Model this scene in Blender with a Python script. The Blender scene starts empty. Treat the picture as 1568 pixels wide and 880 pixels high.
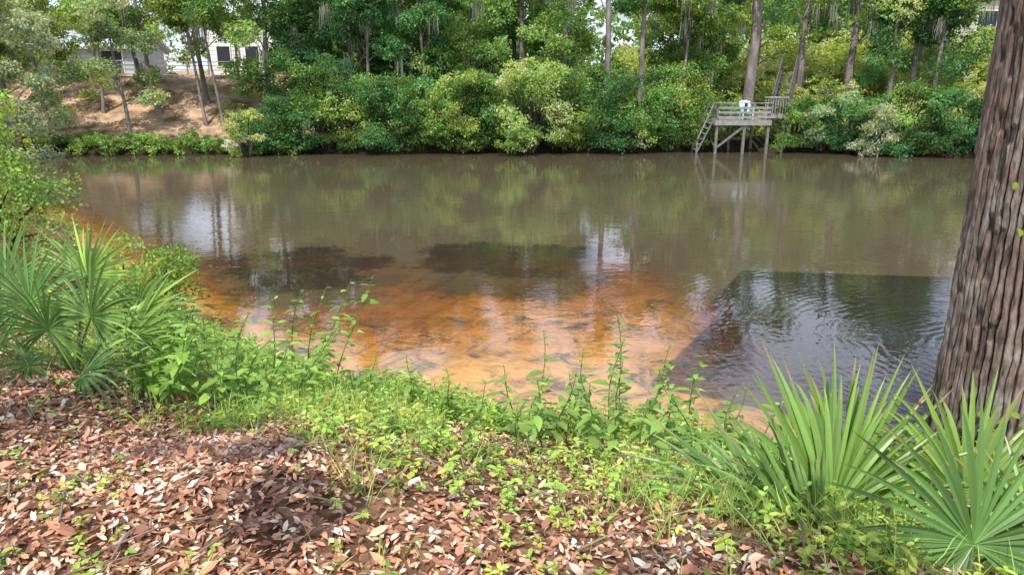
import bpy, math, numpy as np
from mathutils import Vector
rng=np.random.default_rng(7)
R=rng.random
def U(a,b,n=None): return rng.uniform(a,b,n)
def nrmz(a): return a/np.maximum(np.linalg.norm(a,axis=-1,keepdims=True),1e-9)

# ---------------- noise ----------------
def _h(ix,iy,s):
    h=(ix*374761393+iy*668265263+s*982451653)&0x7fffffff
    h=((h^(h>>13))*1274126177)&0x7fffffff
    return ((h^(h>>16))&0xffff)/65535.0
def vn(x,y,s=0):
    x=np.asarray(x,float);y=np.asarray(y,float)
    ix=np.floor(x).astype(np.int64);iy=np.floor(y).astype(np.int64)
    fx=x-ix;fy=y-iy;fx=fx*fx*(3-2*fx);fy=fy*fy*(3-2*fy)
    a=_h(ix,iy,s);b=_h(ix+1,iy,s);c=_h(ix,iy+1,s);d=_h(ix+1,iy+1,s)
    return (a*(1-fx)+b*fx)*(1-fy)+(c*(1-fx)+d*fx)*fy
def fbm(x,y,s=0,o=3):
    r=0;a=.5;t=0
    for i in range(o):
        r=r+a*vn(np.asarray(x)*2**i,np.asarray(y)*2**i,s+i*17);t+=a;a*=.5
    return r/t
def sst(a,b,x):
    t=np.clip((x-a)/(b-a),0,1);return t*t*(3-2*t)

# ---------------- terrain ----------------
SX=[-200,-60,-30,-16,-13,-7.2,-4.3,-1.8,0,2.1,3.2,5,8,20,60,200]
SY=[40,30,26,21,18.7,12.2,9.1,7.1,6.4,5.7,4.8,3.9,3.2,1,-4,-10]
FX=[-200,-60,-23,-10,5,10,12.5,16,23,60,200]
FY=[40+10,38,37.2,38.6,39.2,40,40.6,39.6,36.2,34,30]
def d_near(x,y):
    s=(np.interp(x+.4,SX,SY)-np.interp(x-.4,SX,SY))/.8
    return (np.interp(x,SX,SY)+.35*(fbm(x*.9,0*x,5)-.5)-y)/np.sqrt(1+s*s)
def d_far(x,y): return y-np.interp(x,FX,FY)-1.6*(fbm(x*.35,0*x+3,9)-.5)
def optdepth(x,y):
    """optical depth of the tea-coloured water above the sandy bed"""
    dl=np.clip(-d_near(x,y),0,60);df=np.clip(-d_far(x,y),0,60)
    sw=np.interp(x,[-14,-7,-5,-3,-1.5,0,1.5,2.8,4,8],[.0,.1,.4,1.3,2.6,3.9,4.6,3.6,1.6,.4])
    q=np.clip(dl-sw,0,40)
    od=.06+.13*(1-np.exp(-dl/.6))+.035*np.minimum(dl,sw)+.27*q**1.3
    od=od+np.interp(x,[-7,-4.5,-2.2,-.6],[1.5,.95,.4,0])*sst(.2,2.2,dl)
    w1=x+.8*fbm(x*.8,y*.8,13);w2=y+.8*fbm(x*.8+9,y*.8,14)
    od=od+1.0*(fbm(w1*.42,w2*.6,23,4)-.46)*sst(.4,2.6,dl)+.45*(fbm(w1*1.7,w2*2.2,27,4)-.5)*sst(.1,1.2,dl)
    od=np.maximum(od,.07+.04*np.clip(dl,0,2))*sst(-.02,.3,dl)
    return np.minimum(np.minimum(od,6),.5+1.5*df)
def terr(x,y):
    x=np.asarray(x,float);y=np.asarray(y,float)
    dn=d_near(x,y);df=d_far(x,y)
    t=np.clip(dn/4,0,1)
    zn=1.62*(1-(1-t)**1.2)+.09*(fbm(x*1.3,y*1.3,3)-.5)*sst(0,1,dn)+.04*np.clip(dn-6,0,60)
    dl=np.clip(-dn,0,60)
    dep=.03+.22*(1-np.exp(-dl/1.2))+.05*dl+.04*(fbm(x*1.5,y*1.5,27)-.5)*sst(.2,1,dl)
    dep=dep*sst(-.02,.25,dl)
    top=np.interp(x,[-60,-12,0,12,40],[4.6,4.4,4.5,5.2,7.0])
    L=np.interp(x,[-60,-12,12,40],[11,13,18,22])
    zf=.55*(1-np.exp(-np.clip(df,0,50)*1.2))+(top-.55)*sst(0,1,df/L)+.35*(fbm(x*.3,y*.3,31)-.5)*sst(0,3,df)+.03*np.clip(df-25,0,300)
    depf=.3+.8*np.clip(-df,0,4)
    z=np.where(dn>0,zn,np.where(df>0,zf,-np.minimum(dep,depf)))
    return z
def tz(x,y): return float(terr(np.array([x]),np.array([y]))[0])

# ---------------- mesh accumulator ----------------
class Acc:
    def __init__(s): s.V=[];s.C=[];s.F={3:[],4:[]};s.M={3:[],4:[]};s.S={3:[],4:[]};s.n=0
    def add(s,v,f,c,m=0,smooth=True):
        v=np.asarray(v,float).reshape(-1,3);f=np.asarray(f,np.int64);k=f.shape[1]
        c=np.asarray(c,float)
        if c.ndim==1:c=np.tile(c,(len(v),1))
        s.V.append(v);s.C.append(c);s.F[k].append(f+s.n);s.M[k].append(np.full(len(f),m));s.S[k].append(np.full(len(f),smooth));s.n+=len(v)
    def box(s,a,b,c,m=0):
        x0,y0,z0=a;x1,y1,z1=b
        v=[(x0,y0,z0),(x1,y0,z0),(x1,y1,z0),(x0,y1,z0),(x0,y0,z1),(x1,y0,z1),(x1,y1,z1),(x0,y1,z1)]
        s.add(v,[(0,3,2,1),(4,5,6,7),(0,1,5,4),(1,2,6,5),(2,3,7,6),(3,0,4,7)],c,m,False)
    def beam(s,p,q,w,h,c,m=0):
        p=np.array(p,float);q=np.array(q,float);d=nrmz(q-p)
        up=np.array([0,0,1.]) if abs(d[2])<.9 else np.array([0,1.,0])
        a=nrmz(np.cross(d,up));b=np.cross(a,d)
        v=[e+a*i*w/2+b*j*h/2 for e in(p,q) for i,j in((-1,-1),(1,-1),(1,1),(-1,1))]
        s.add(v,[(0,1,2,3),(7,6,5,4),(0,4,5,1),(1,5,6,2),(2,6,7,3),(3,7,4,0)],c,m,False)
    def tube(s,pts,rad,sides,c,m=0):
        pts=np.array(pts,float);rad=np.array(rad,float);n=len(pts)
        t=nrmz(np.gradient(pts,axis=0));ref=np.array([.13,.99,.05]) if abs(t[0][2])>.7 else np.array([0,0,1.])
        a=nrmz(np.cross(t,ref));b=np.cross(t,a)
        an=np.arange(sides)*2*math.pi/sides
        v=pts[:,None]+rad[:,None,None]*(a[:,None]*np.cos(an)[None,:,None]+b[:,None]*np.sin(an)[None,:,None])
        i=np.arange(n-1)[:,None]*sides;j=np.arange(sides)[None];k=(j+1)%sides
        f=np.stack([i+j,i+k,i+sides+k,i+sides+j],-1).reshape(-1,4)
        s.add(v.reshape(-1,3),f,c,m,True)
    def leaves(s,p,d,nr,L,W,c,shape='dia',m=0,bend=0.):
        N=len(p)
        if N==0:return
        d=nrmz(d);nr=nr-d*np.sum(nr*d,-1,keepdims=True);nr=nrmz(nr);sd=np.cross(d,nr)
        if shape=='dia':
            T=np.array([(0,0,0),(.5,-.5,.08),(1,0,-.05),(.5,.5,.08)]);F=np.array([(0,1,2,3)])
        elif shape=='blade':
            T=np.array([(0,-.5,0),(0,.5,0),(.4,-.42,.0),(.4,.42,.0),(.75,-.3,-.03),(.75,.3,-.03),(1,-.03,-.1),(1,.03,-.1)]);F=np.array([(0,2,3,1),(2,4,5,3),(4,6,7,5)])
        else:
            T=np.array([(0,0,0),(.28,-.42,.1),(.30,0,0),(.28,.42,.1),(.66,-.4,.08),(.68,0,-.01),(.66,.4,.08),(1,0,-.06)])
            F=np.array([(0,1,2,2),(0,2,3,3),(1,4,5,2),(2,5,6,3),(4,7,5,5),(5,7,6,6)])
        K=len(T);L=np.broadcast_to(L,N);W=np.broadcast_to(W,N)
        bz=T[:,2][None,:]*np.maximum(W,L*.35)[:,None]-(np.broadcast_to(bend,N)*L)[:,None]*(T[:,0]**2)[None]
        v=p[:,None]+d[:,None]*(T[:,0][None,:,None]*L[:,None,None])+sd[:,None]*(T[:,1][None,:,None]*W[:,None,None])+nr[:,None]*bz[:,:,None]
        cc=np.repeat(np.asarray(c)[:,None],K,1).reshape(-1,3)
        if shape=='leaf':
            q=F[2:4];t=np.array([(0,1,2),(0,2,3),(4,7,5),(5,7,6)])
            base=(np.arange(N)*K)[:,None,None]
            s.add(v.reshape(-1,3),(base+q[None]).reshape(-1,4),cc,m,False)
            s.F[3].append((base+t[None]).reshape(-1,3)+s.n-N*K);s.M[3].append(np.full(N*4,m));s.S[3].append(np.full(N*4,False))
        else:
            s.add(v.reshape(-1,3),((np.arange(N)*K)[:,None,None]+F[None]).reshape(-1,4),cc,m,False)
    def build(s,name,mats,parent=None):
        V=np.concatenate(s.V);C=np.concatenate(s.C)
        me=bpy.data.meshes.new(name)
        lv=[];st=[];mi=[];sm=[];o=0
        for k in(3,4):
            if s.F[k]:
                f=np.concatenate(s.F[k]);lv.append(f.ravel());st.append(o+np.arange(len(f))*k);o+=f.size
                mi.append(np.concatenate(s.M[k]));sm.append(np.concatenate(s.S[k]))
        lv=np.concatenate(lv);st=np.concatenate(st);mi=np.concatenate(mi);sm=np.concatenate(sm)
        me.vertices.add(len(V));me.vertices.foreach_set('co',V.astype(np.float32).ravel())
        me.loops.add(len(lv));me.loops.foreach_set('vertex_index',lv.astype(np.int32))
        me.polygons.add(len(st));me.polygons.foreach_set('loop_start',st.astype(np.int32))
        me.polygons.foreach_set('material_index',mi.astype(np.int32));me.polygons.foreach_set('use_smooth',sm.astype(bool))
        me.update(calc_edges=True)
        a=me.color_attributes.new('Col','FLOAT_COLOR','POINT')
        a.data.foreach_set('color',np.concatenate([C,np.ones((len(C),1))],1).astype(np.float32).ravel())
        for m in mats: me.materials.append(m)
        ob=bpy.data.objects.new(name,me);bpy.context.scene.collection.objects.link(ob)
        if parent: ob.parent=parent
        return ob

# ---------------- materials ----------------
def newmat(n):
    m=bpy.data.materials.new(n);m.use_nodes=True;nt=m.node_tree;nt.nodes.clear()
    return m,nt,nt.nodes,nt.links
def N(nt,t,**k):
    n=nt.nodes.new(t)
    for a,b in k.items():
        if a in n.inputs: n.inputs[a].default_value=b
        else: setattr(n,a,b)
    return n
def leafmat(name,trans=.35,rough=.5,spec=.35,tint=(1.5,1.5,.5),fast=False):
    m,nt,ns,l=newmat(name)
    at=N(nt,'ShaderNodeAttribute',attribute_name='Col')
    if fast:
        b=N(nt,'ShaderNodeBsdfDiffuse')
        l.new(at.outputs['Color'],b.inputs['Color'])
    else:
        b=N(nt,'ShaderNodeBsdfPrincipled',Roughness=rough);b.inputs['Specular IOR Level'].default_value=spec
        l.new(at.outputs['Color'],b.inputs['Base Color'])
    mu=N(nt,'ShaderNodeMix',data_type='RGBA',blend_type='MULTIPLY');mu.inputs[0].default_value=1
    l.new(at.outputs['Color'],mu.inputs[6]);mu.inputs[7].default_value=(*tint,1)
    t=N(nt,'ShaderNodeBsdfTranslucent');l.new(mu.outputs[2],t.inputs[0])
    x=N(nt,'ShaderNodeMixShader');x.inputs[0].default_value=trans
    l.new(b.outputs[0],x.inputs[1]);l.new(t.outputs[0],x.inputs[2])
    o=N(nt,'ShaderNodeOutputMaterial');l.new(x.outputs[0],o.inputs[0]);return m
LEAF=leafmat('foliage',.38,.5,.4)
FLEAF=leafmat('distant_foliage',.4,tint=(1.4,1.4,.6),fast=True)
PALM=leafmat('palmetto_leaf',.25,.38,.5,(1.3,1.5,.5))
LITTER=leafmat('dry_leaf',.12,.6,.3,(1.3,1,.7))
def attrmat(name,rough=.8,ns_=8,amt=.35,bump=.3,bs=30,zs=1.,bd=.02):
    m,nt,ns,l=newmat(name)
    at=N(nt,'ShaderNodeAttribute',attribute_name='Col');ge=N(nt,'ShaderNodeNewGeometry')
    mp=N(nt,'ShaderNodeMapping');mp.inputs['Scale'].default_value=(1,1,zs);l.new(ge.outputs['Position'],mp.inputs[0])
    no=N(nt,'ShaderNodeTexNoise',Scale=ns_,Detail=6.);l.new(mp.outputs[0],no.inputs['Vector'])
    mr=N(nt,'ShaderNodeMapRange');mr.inputs[1].default_value=.3;mr.inputs[2].default_value=.7;mr.inputs[3].default_value=1-amt;mr.inputs[4].default_value=1+amt
    l.new(no.outputs[0],mr.inputs[0])
    mu=N(nt,'ShaderNodeVectorMath',operation='SCALE');l.new(at.outputs['Color'],mu.inputs[0]);l.new(mr.outputs[0],mu.inputs['Scale'])
    b=N(nt,'ShaderNodeBsdfPrincipled',Roughness=rough);l.new(mu.outputs[0],b.inputs['Base Color']);b.inputs['Specular IOR Level'].default_value=.2
    n2=N(nt,'ShaderNodeTexNoise',Scale=bs,Detail=5.);l.new(mp.outputs[0],n2.inputs['Vector'])
    bu=N(nt,'ShaderNodeBump',Strength=bump,Distance=bd);l.new(n2.outputs[0],bu.inputs['Height']);l.new(bu.outputs[0],b.inputs['Normal'])
    o=N(nt,'ShaderNodeOutputMaterial');l.new(b.outputs[0],o.inputs[0]);return m
BARK=attrmat('bark',.9,3,.5,.6,10,.3,.05)
BIGBARK=attrmat('furrowed_bark',.9,40,.55,1.,90,.22,.012)
WOOD=attrmat('weathered_wood',.85,5,.25,.2,30)
PAINT=attrmat('painted_siding',.6,2,.06,.05,10)

def ground_mat():
    m,nt,ns,l=newmat('ground_soil_sand')
    ge=N(nt,'ShaderNodeNewGeometry');sp=N(nt,'ShaderNodeSeparateXYZ');l.new(ge.outputs['Position'],sp.inputs[0])
    n1=N(nt,'ShaderNodeTexNoise',Scale=1.1,Detail=6.);l.new(ge.outputs['Position'],n1.inputs['Vector'])
    v=N(nt,'ShaderNodeTexVoronoi',Scale=16.);l.new(ge.outputs['Position'],v.inputs['Vector'])
    cr=N(nt,'ShaderNodeValToRGB');e=cr.color_ramp.elements
    e[0].position=0;e[0].color=(.06,.03,.018,1);e[1].position=1;e[1].color=(.32,.19,.12,1)
    k=e.new(.5);k.color=(.16,.085,.05,1)
    sc=N(nt,'ShaderNodeSeparateColor');l.new(v.outputs['Color'],sc.inputs[0]);l.new(sc.outputs[0],cr.inputs[0])
    far=N(nt,'ShaderNodeValToRGB');e=far.color_ramp.elements
    e[0].position=.35;e[0].color=(.16,.10,.05,1);e[1].position=.62;e[1].color=(.54,.37,.25,1)  # brown far slope; brighter noise patches paint dappled sunlight into its colour
    l.new(n1.outputs[0],far.inputs[0])
    gx=N(nt,'ShaderNodeMapRange');l.new(sp.outputs[0],gx.inputs[0]);gx.inputs[1].default_value=-12;gx.inputs[2].default_value=-4
    fg=N(nt,'ShaderNodeMix',data_type='RGBA');l.new(gx.outputs[0],fg.inputs[0]);l.new(far.outputs[0],fg.inputs[6]);fg.inputs[7].default_value=(.10,.12,.04,1)
    wet=N(nt,'ShaderNodeMapRange');l.new(sp.outputs[2],wet.inputs[0]);wet.inputs[1].default_value=.5;wet.inputs[2].default_value=.9
    fw=N(nt,'ShaderNodeMix',data_type='RGBA');l.new(wet.outputs[0],fw.inputs[0]);fw.inputs[6].default_value=(.035,.028,.018,1);l.new(fg.outputs[2],fw.inputs[7])
    fm=N(nt,'ShaderNodeMapRange');l.new(sp.outputs[1],fm.inputs[0]);fm.inputs[1].default_value=22;fm.inputs[2].default_value=28
    n2=N(nt,'ShaderNodeTexNoise',Scale=1.6,Detail=10.,Roughness=.74,Distortion=.9);l.new(ge.outputs['Position'],n2.inputs['Vector'])
    sa=N(nt,'ShaderNodeValToRGB');e=sa.color_ramp.elements
    e[0].position=.38;e[0].color=(.12,.09,.05,1);e[1].position=.58;e[1].color=(.95,.68,.34,1);k=e.new(.46);k.color=(.6,.44,.21,1)
    l.new(n2.outputs[0],sa.inputs[0])
    zm=N(nt,'ShaderNodeMapRange');l.new(sp.outputs[2],zm.inputs[0]);zm.inputs[1].default_value=.05;zm.inputs[2].default_value=-.05
    mx=N(nt,'ShaderNodeMix',data_type='RGBA');l.new(zm.outputs[0],mx.inputs[0]);l.new(cr.outputs[0],mx.inputs[6]);l.new(sa.outputs[0],mx.inputs[7])
    land=N(nt,'ShaderNodeMix',data_type='RGBA');l.new(fm.outputs[0],land.inputs[0]);l.new(mx.outputs[2],land.inputs[6]);l.new(fw.outputs[2],land.inputs[7])
    b=N(nt,'ShaderNodeBsdfPrincipled',Roughness=.9);b.inputs['Specular IOR Level'].default_value=.1;l.new(land.outputs[2],b.inputs['Base Color'])
    bu=N(nt,'ShaderNodeBump',Strength=.4,Distance=.03);l.new(v.outputs['Distance'],bu.inputs['Height']);l.new(bu.outputs[0],b.inputs['Normal'])
    o=N(nt,'ShaderNodeOutputMaterial');l.new(b.outputs[0],o.inputs[0]);return m
def water_mat():
    m,nt,ns,l=newmat('tannin_water')
    at=N(nt,'ShaderNodeAttribute',attribute_name='Col');sc=N(nt,'ShaderNodeSeparateColor');l.new(at.outputs['Color'],sc.inputs[0])
    dep=sc.outputs[0]
    cc=N(nt,'ShaderNodeCombineColor')
    for i,b in enumerate((.46,.26,.07)):
        p=N(nt,'ShaderNodeMath',operation='POWER');p.inputs[0].default_value=b;l.new(dep,p.inputs[1]);l.new(p.outputs[0],cc.inputs[i])
    tr=N(nt,'ShaderNodeBsdfTransparent');l.new(cc.outputs[0],tr.inputs[0])
    p=N(nt,'ShaderNodeMath',operation='POWER');p.inputs[0].default_value=.34;l.new(dep,p.inputs[1])
    q=N(nt,'ShaderNodeMath',operation='SUBTRACT');q.inputs[0].default_value=1;l.new(p.outputs[0],q.inputs[1])
    ge=N(nt,'ShaderNodeNewGeometry')
    mur=N(nt,'ShaderNodeVectorMath',operation='SCALE');mur.inputs[0].default_value=(.108,.085,.052);l.new(q.outputs[0],mur.inputs['Scale'])
    df=N(nt,'ShaderNodeBsdfDiffuse');l.new(mur.outputs[0],df.inputs[0])
    ad=N(nt,'ShaderNodeAddShader');l.new(tr.outputs[0],ad.inputs[0]);l.new(df.outputs[0],ad.inputs[1])
    mp=N(nt,'ShaderNodeMapping');mp.inputs['Scale'].default_value=(.75,1.4,1);mp.inputs['Rotation'].default_value=(0,0,.25);l.new(ge.outputs['Position'],mp.inputs[0])
    n1=N(nt,'ShaderNodeTexNoise',Scale=6.,Detail=2.,Distortion=.4);l.new(mp.outputs[0],n1.inputs['Vector'])
    n2=N(nt,'ShaderNodeTexNoise',Scale=1.1,Detail=1.);l.new(mp.outputs[0],n2.inputs['Vector'])
    n3=N(nt,'ShaderNodeTexNoise',Scale=.14,Detail=2.);l.new(ge.outputs['Position'],n3.inputs['Vector'])
    am=N(nt,'ShaderNodeMapRange');l.new(n3.outputs[0],am.inputs[0]);am.inputs[1].default_value=.38;am.inputs[2].default_value=.62;am.inputs[3].default_value=.2;am.inputs[4].default_value=1.2
    a1=N(nt,'ShaderNodeMath',operation='MULTIPLY');l.new(n1.outputs[0],a1.inputs[0]);l.new(am.outputs[0],a1.inputs[1])
    a2=N(nt,'ShaderNodeMath',operation='MULTIPLY_ADD');l.new(n2.outputs[0],a2.inputs[0]);a2.inputs[1].default_value=1.4;l.new(a1.outputs[0],a2.inputs[2])
    wmp=N(nt,'ShaderNodeMapping');wmp.inputs['Location'].default_value=(-6.6,-8.2,0);l.new(ge.outputs['Position'],wmp.inputs[0])
    wv=N(nt,'ShaderNodeTexWave',wave_type='RINGS',rings_direction='SPHERICAL',Scale=2.2,Distortion=7.);wv.inputs['Detail'].default_value=3;wv.inputs['Detail Scale'].default_value=1.;l.new(wmp.outputs[0],wv.inputs['Vector'])
    ln=N(nt,'ShaderNodeVectorMath',operation='LENGTH');l.new(wmp.outputs[0],ln.inputs[0])
    wr=N(nt,'ShaderNodeMapRange');l.new(ln.outputs['Value'],wr.inputs[0]);wr.inputs[1].default_value=1;wr.inputs[2].default_value=7;wr.inputs[3].default_value=.32;wr.inputs[4].default_value=0
    a3=N(nt,'ShaderNodeMath',operation='MULTIPLY_ADD');l.new(wv.outputs['Fac'],a3.inputs[0]);l.new(wr.outputs[0],a3.inputs[1]);l.new(a2.outputs[0],a3.inputs[2])
    bu=N(nt,'ShaderNodeBump',Strength=1.,Distance=.0029);l.new(a3.outputs[0],bu.inputs['Height'])
    gl=N(nt,'ShaderNodeBsdfGlossy',Roughness=.008);l.new(bu.outputs[0],gl.inputs['Normal'])
    fr=N(nt,'ShaderNodeFresnel',IOR=1.75);l.new(bu.outputs[0],fr.inputs['Normal'])
    x=N(nt,'ShaderNodeMixShader');l.new(fr.outputs[0],x.inputs[0]);l.new(ad.outputs[0],x.inputs[1]);l.new(gl.outputs[0],x.inputs[2])
    o=N(nt,'ShaderNodeOutputMaterial');l.new(x.outputs[0],o.inputs[0]);return m
def axis(lo,hi,f0,f1,fine,mid0,mid1,mid):
    return np.unique(np.round(np.concatenate([np.linspace(lo,mid0,14),np.arange(mid0,f0,mid),np.arange(f0,f1,fine),np.arange(f1,mid1,mid),np.linspace(mid1,hi,14)]),3))
def sheet(name,xs,ys,zf,mat,cf):
    X,Y=np.meshgrid(xs,ys);Z=zf(X,Y);a=Acc();nx=len(xs)
    i=(np.arange(len(ys)-1)*nx)[:,None];j=np.arange(nx-1)[None]
    f=np.stack([i+j,i+j+1,i+j+1+nx,i+j+nx],-1).reshape(-1,4)
    v=np.stack([X,Y,Z],-1).reshape(-1,3)
    a.add(v,f,cf(X,Y).reshape(-1,3),0,True);return a.build(name,[mat])
xs=axis(-400,400,-9,9,.09,-50,50,.6);ys=axis(-60,500,-1,15,.09,-8,75,.5)
sheet('ground',xs,ys,terr,ground_mat(),lambda X,Y:np.zeros(X.shape+(3,)))
xsw=axis(-400,400,-12,9,.08,-50,50,.6);ysw=axis(-12,200,2,17,.08,1,58,.5)
def depc(X,Y):
    d=optdepth(X,Y);return np.stack([d,d,d],-1)
sheet('river_water',xsw,ysw,lambda X,Y:0*X,water_mat(),depc)

# ---------------- foliage ----------------
def clumpleaves(acc,C,Rd,n,size,col,m=0,up=.5,vary=.25,flat=.7,shape='dia',asp=.55,sub=.15):
    C=np.asarray(C,float);k=len(C);Rd=np.broadcast_to(Rd,k)
    ns=max(6,n//14)
    d=nrmz(rng.normal(size=(k,ns,3)));r=U(.35,1,(k,ns,1))**.6
    sc=C[:,None]+d*r*Rd[:,None,None]*np.array([1,1,flat])
    per=max(1,n//ns)
    P=sc[:,:,None]+rng.normal(size=(k,ns,per,3))*(Rd[:,None,None,None]*sub)*np.array([1,1,.5])
    cb=np.exp(rng.normal(size=(k,1,1,1))*vary)*np.exp(rng.normal(size=(k,ns,1,1))*vary*.7)*np.exp(rng.normal(size=(k,ns,per,1))*.2)
    hue=rng.normal(size=(k,ns,1,1))*.12
    col=np.asarray(col,float)
    cc=col*cb*np.concatenate([1+hue,np.ones_like(hue),1-hue],-1)
    P=P.reshape(-1,3);cc=np.clip(cc.reshape(-1,3),0.004,.6);M=len(P)
    out=np.broadcast_to(d[:,:,None],(k,ns,per,3)).reshape(-1,3)
    nr=nrmz(rng.normal(size=(M,3))*.55+np.array([0,0,up])+out*.35)
    dd=rng.normal(size=(M,3))+out*.6-np.array([0,0,.35])
    s=size*U(.6,1.35,M)
    acc.leaves(P,dd,nr,s,s*asp,cc,shape,m,.1)
def moss(acc,P,n,L,m,col=(.34,.35,.30)):
    P=np.repeat(np.asarray(P,float),n,0);M=len(P)
    p=P+rng.normal(size=(M,3))*np.array([.16,.16,.12])
    d=rng.normal(size=(M,3))*.08-np.array([0,0,1.])
    c=np.array(col)*U(.6,1.3,M)[:,None]
    acc.leaves(p,d,rng.normal(size=(M,3))*np.array([1,1,.1]),U(.4,1.,M)*L,.035,c,'blade',m)
def tree(name,x,y,h,r,lean=(0,0),z0=.4,cr=2.5,k=14,n=500,size=.22,col=(.07,.12,.03),bark=(.2,.17,.15),clr=(.8,1.5),mossn=0,flat=.65):
    a=Acc();b=tz(x,y)-.25
    t=np.linspace(0,1,14)
    wx=(fbm(t*3+x,t*0+y,3)-.5)*.08*h*t;wy=(fbm(t*3+y,t*0+x,8)-.5)*.08*h*t
    pts=np.stack([x+lean[0]*t*h+wx,y+lean[1]*t*h+wy,b+t*h],-1)
    rad=r*(1-.75*t)*(1+.7*np.exp(-t*h/.35))
    a.tube(pts,rad,9,bark,0)
    lo=[];hi=[]
    for i in range(k):
        f=z0+(1-z0)*(i+R())/k
        if b+f*h>9.5 and R()<.35: continue
        an=i*2.4+U(-.5,.5);rr=cr*(1-.55*((f-z0)/(1-z0+1e-6))**1.5)*U(.35,1)
        pb=np.array([np.interp(max(f-.12,0.05),t,pts[:,q]) for q in range(3)])
        pc=np.array([np.interp(f,t,pts[:,q]) for q in range(3)])
        c=pc+np.array([math.cos(an)*rr,math.sin(an)*rr,U(-.5,.4)])
        mid=(pb+c)/2+np.array([U(-.2,.2),U(-.2,.2),.25])
        rb=r*(1-.75*f)*.4
        a.tube([pb,mid,c],[rb,rb*.6,.012],5,bark,0)
        for q in range(2):
            e=c+nrmz(rng.normal(size=3))*.8;a.tube([mid*.4+c*.6,e],[rb*.35,.008],4,bark,0)
        (lo if c[2]<10.5 else hi).append(c)
    if lo: clumpleaves(a,np.array(lo),U(clr[0],clr[1],len(lo)),n,size,col,1,flat=flat,vary=.4)
    if hi: clumpleaves(a,np.array(hi),U(clr[0],clr[1],len(hi))*.9,n//3,size*1.5,col,1,flat=flat,vary=.3)
    cs=np.array(lo+hi)
    if mossn:
        idx=rng.integers(0,len(cs),mossn);moss(a,cs[idx]+rng.normal(size=(mossn,3))*.6,26,1.3,1)
    return a.build(name,[BARK,FLEAF])
def shrub(name,x,y,h,w,n=2600,size=.2,col=(.09,.16,.035),k=9,front=0.,zb=None,vary=.38,asp=.55,lo=.12,skirt=0,mat=None):
    a=Acc();b=(tz(x,y) if zb is None else zb);b=max(b,-.1)
    cs=[]
    for i in range(k):
        an=R()*6.28;rr=w*math.sqrt(R());zz=b+h*U(lo,.92)
        c=np.array([x+math.cos(an)*rr,y+math.sin(an)*rr*.8-front*U(0,1),zz]);cs.append(c)
        g=np.array([x+math.cos(an)*rr*.15,y+U(-.2,.2),b-.15]);mid=(g+c)/2+np.array([0,0,.15*h])
        a.tube([g,mid,c],[.03*h**.5,.02*h**.5,.008],5,(.07,.055,.045),0)
    clumpleaves(a,np.array(cs),U(.35,.6,k)*min(w,h)*.95,n//k,size,col,1,vary=vary,asp=asp,sub=.2)
    if skirt:
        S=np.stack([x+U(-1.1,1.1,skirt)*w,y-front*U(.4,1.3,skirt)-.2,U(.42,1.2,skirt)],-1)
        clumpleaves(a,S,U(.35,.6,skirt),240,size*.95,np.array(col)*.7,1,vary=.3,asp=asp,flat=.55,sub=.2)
    return a.build(name,[BARK,mat or FLEAF])

G1=(.175,.29,.08);G2=(.10,.215,.08);G3=(.27,.38,.10);G4=(.075,.175,.08)
far=[(.6,43.5,12,.22,(0,0),.55,2.2,G1),(5.7,42.6,13,.25,(-.005,0),.58,2.2,G2),(7.9,43.2,12,.22,(-.02,0),.6,2.0,G1),
(14.7,44,13,.40,(0,0),.55,2.6,G2),(19,47,11,.25,(0,.0),.5,2.2,G3),(21.2,45,11,.28,(.03,0),.45,2.4,G2),(27.3,46,12,.22,(.03,0),.5,2.2,G2),(28.2,47,11,.24,(.01,0),.5,2.2,G3),
(-28,42,11,.2,(-.03,0),.25,3,G3),(-23,44.5,11,.15,(-.12,0),.45,2.2,G3),(-21.5,43,11,.15,(-.1,0),.42,2.2,G1),(-19.2,44.6,11,.16,(-.05,0),.4,2.2,G2),
(-14.6,42.6,11,.2,(.02,0),.2,2.6,G1),(-12.4,42.3,11,.2,(-.03,0),.12,2.8,G2),(-9.6,42.2,14,.2,(.03,0),.14,3.2,G4),(-6.,42.6,12,.22,(.0,0),.14,3.2,G2),(-2.8,42.4,11,.2,(.05,0),.12,3,G1),
(3.2,43.5,10,.2,(0,0),.14,3.,G1),(10.8,45,11,.2,(0,0),.22,3,G1),(24.3,43,9,.2,(-.03,0),.25,3,G2),(32,42,11,.25,(0,0),.2,3.2,G1),(-35,44,14,.3,(0,0),.2,3.5,G3),
(-11.2,44.6,11,.18,(0,0),.1,3,G1),(-4.4,45,12,.2,(0,0),.1,3,G3),(-7.6,44.9,11,.17,(0,0),.12,3,G1),(.2,46,10,.2,(0,0),.15,3,G2),(17,50,8,.2,(0,0),.3,2.6,G3),(12.6,48.5,8,.18,(0,0),.25,2.6,G1),
(-16.9,41.2,10,.09,(-.08,0),.6,1.8,G1),(-18.3,42,10,.1,(-.1,0),.6,1.8,G3),(-24.5,42.3,10,.1,(.05,0),.6,1.8,G1),(-8.3,40.6,10,.13,(.04,0),.55,2,G2),(-4.9,40.8,11,.13,(-.03,0),.55,2,G2),(24.6,41.5,10,.13,(.02,0),.6,1.8,G1),(22.6,42.5,10,.16,(-.02,0),.6,1.8,G1),(10.2,42.6,11,.12,(.01,0),.6,1.8,G3)]
for i,(x,y,h,r,ln,z0,cr,c) in enumerate(far):
    tree('oak_tree' if i%3 else 'cypress_tree',x,y,h,r,ln,z0,cr,k=24 if z0<.3 else 13,n=900,size=.165,col=c,mossn=8 if i%2 else 6,clr=(.7,1.3),bark=(.21,.18,.165))
a=Acc();cs=[]
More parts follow.
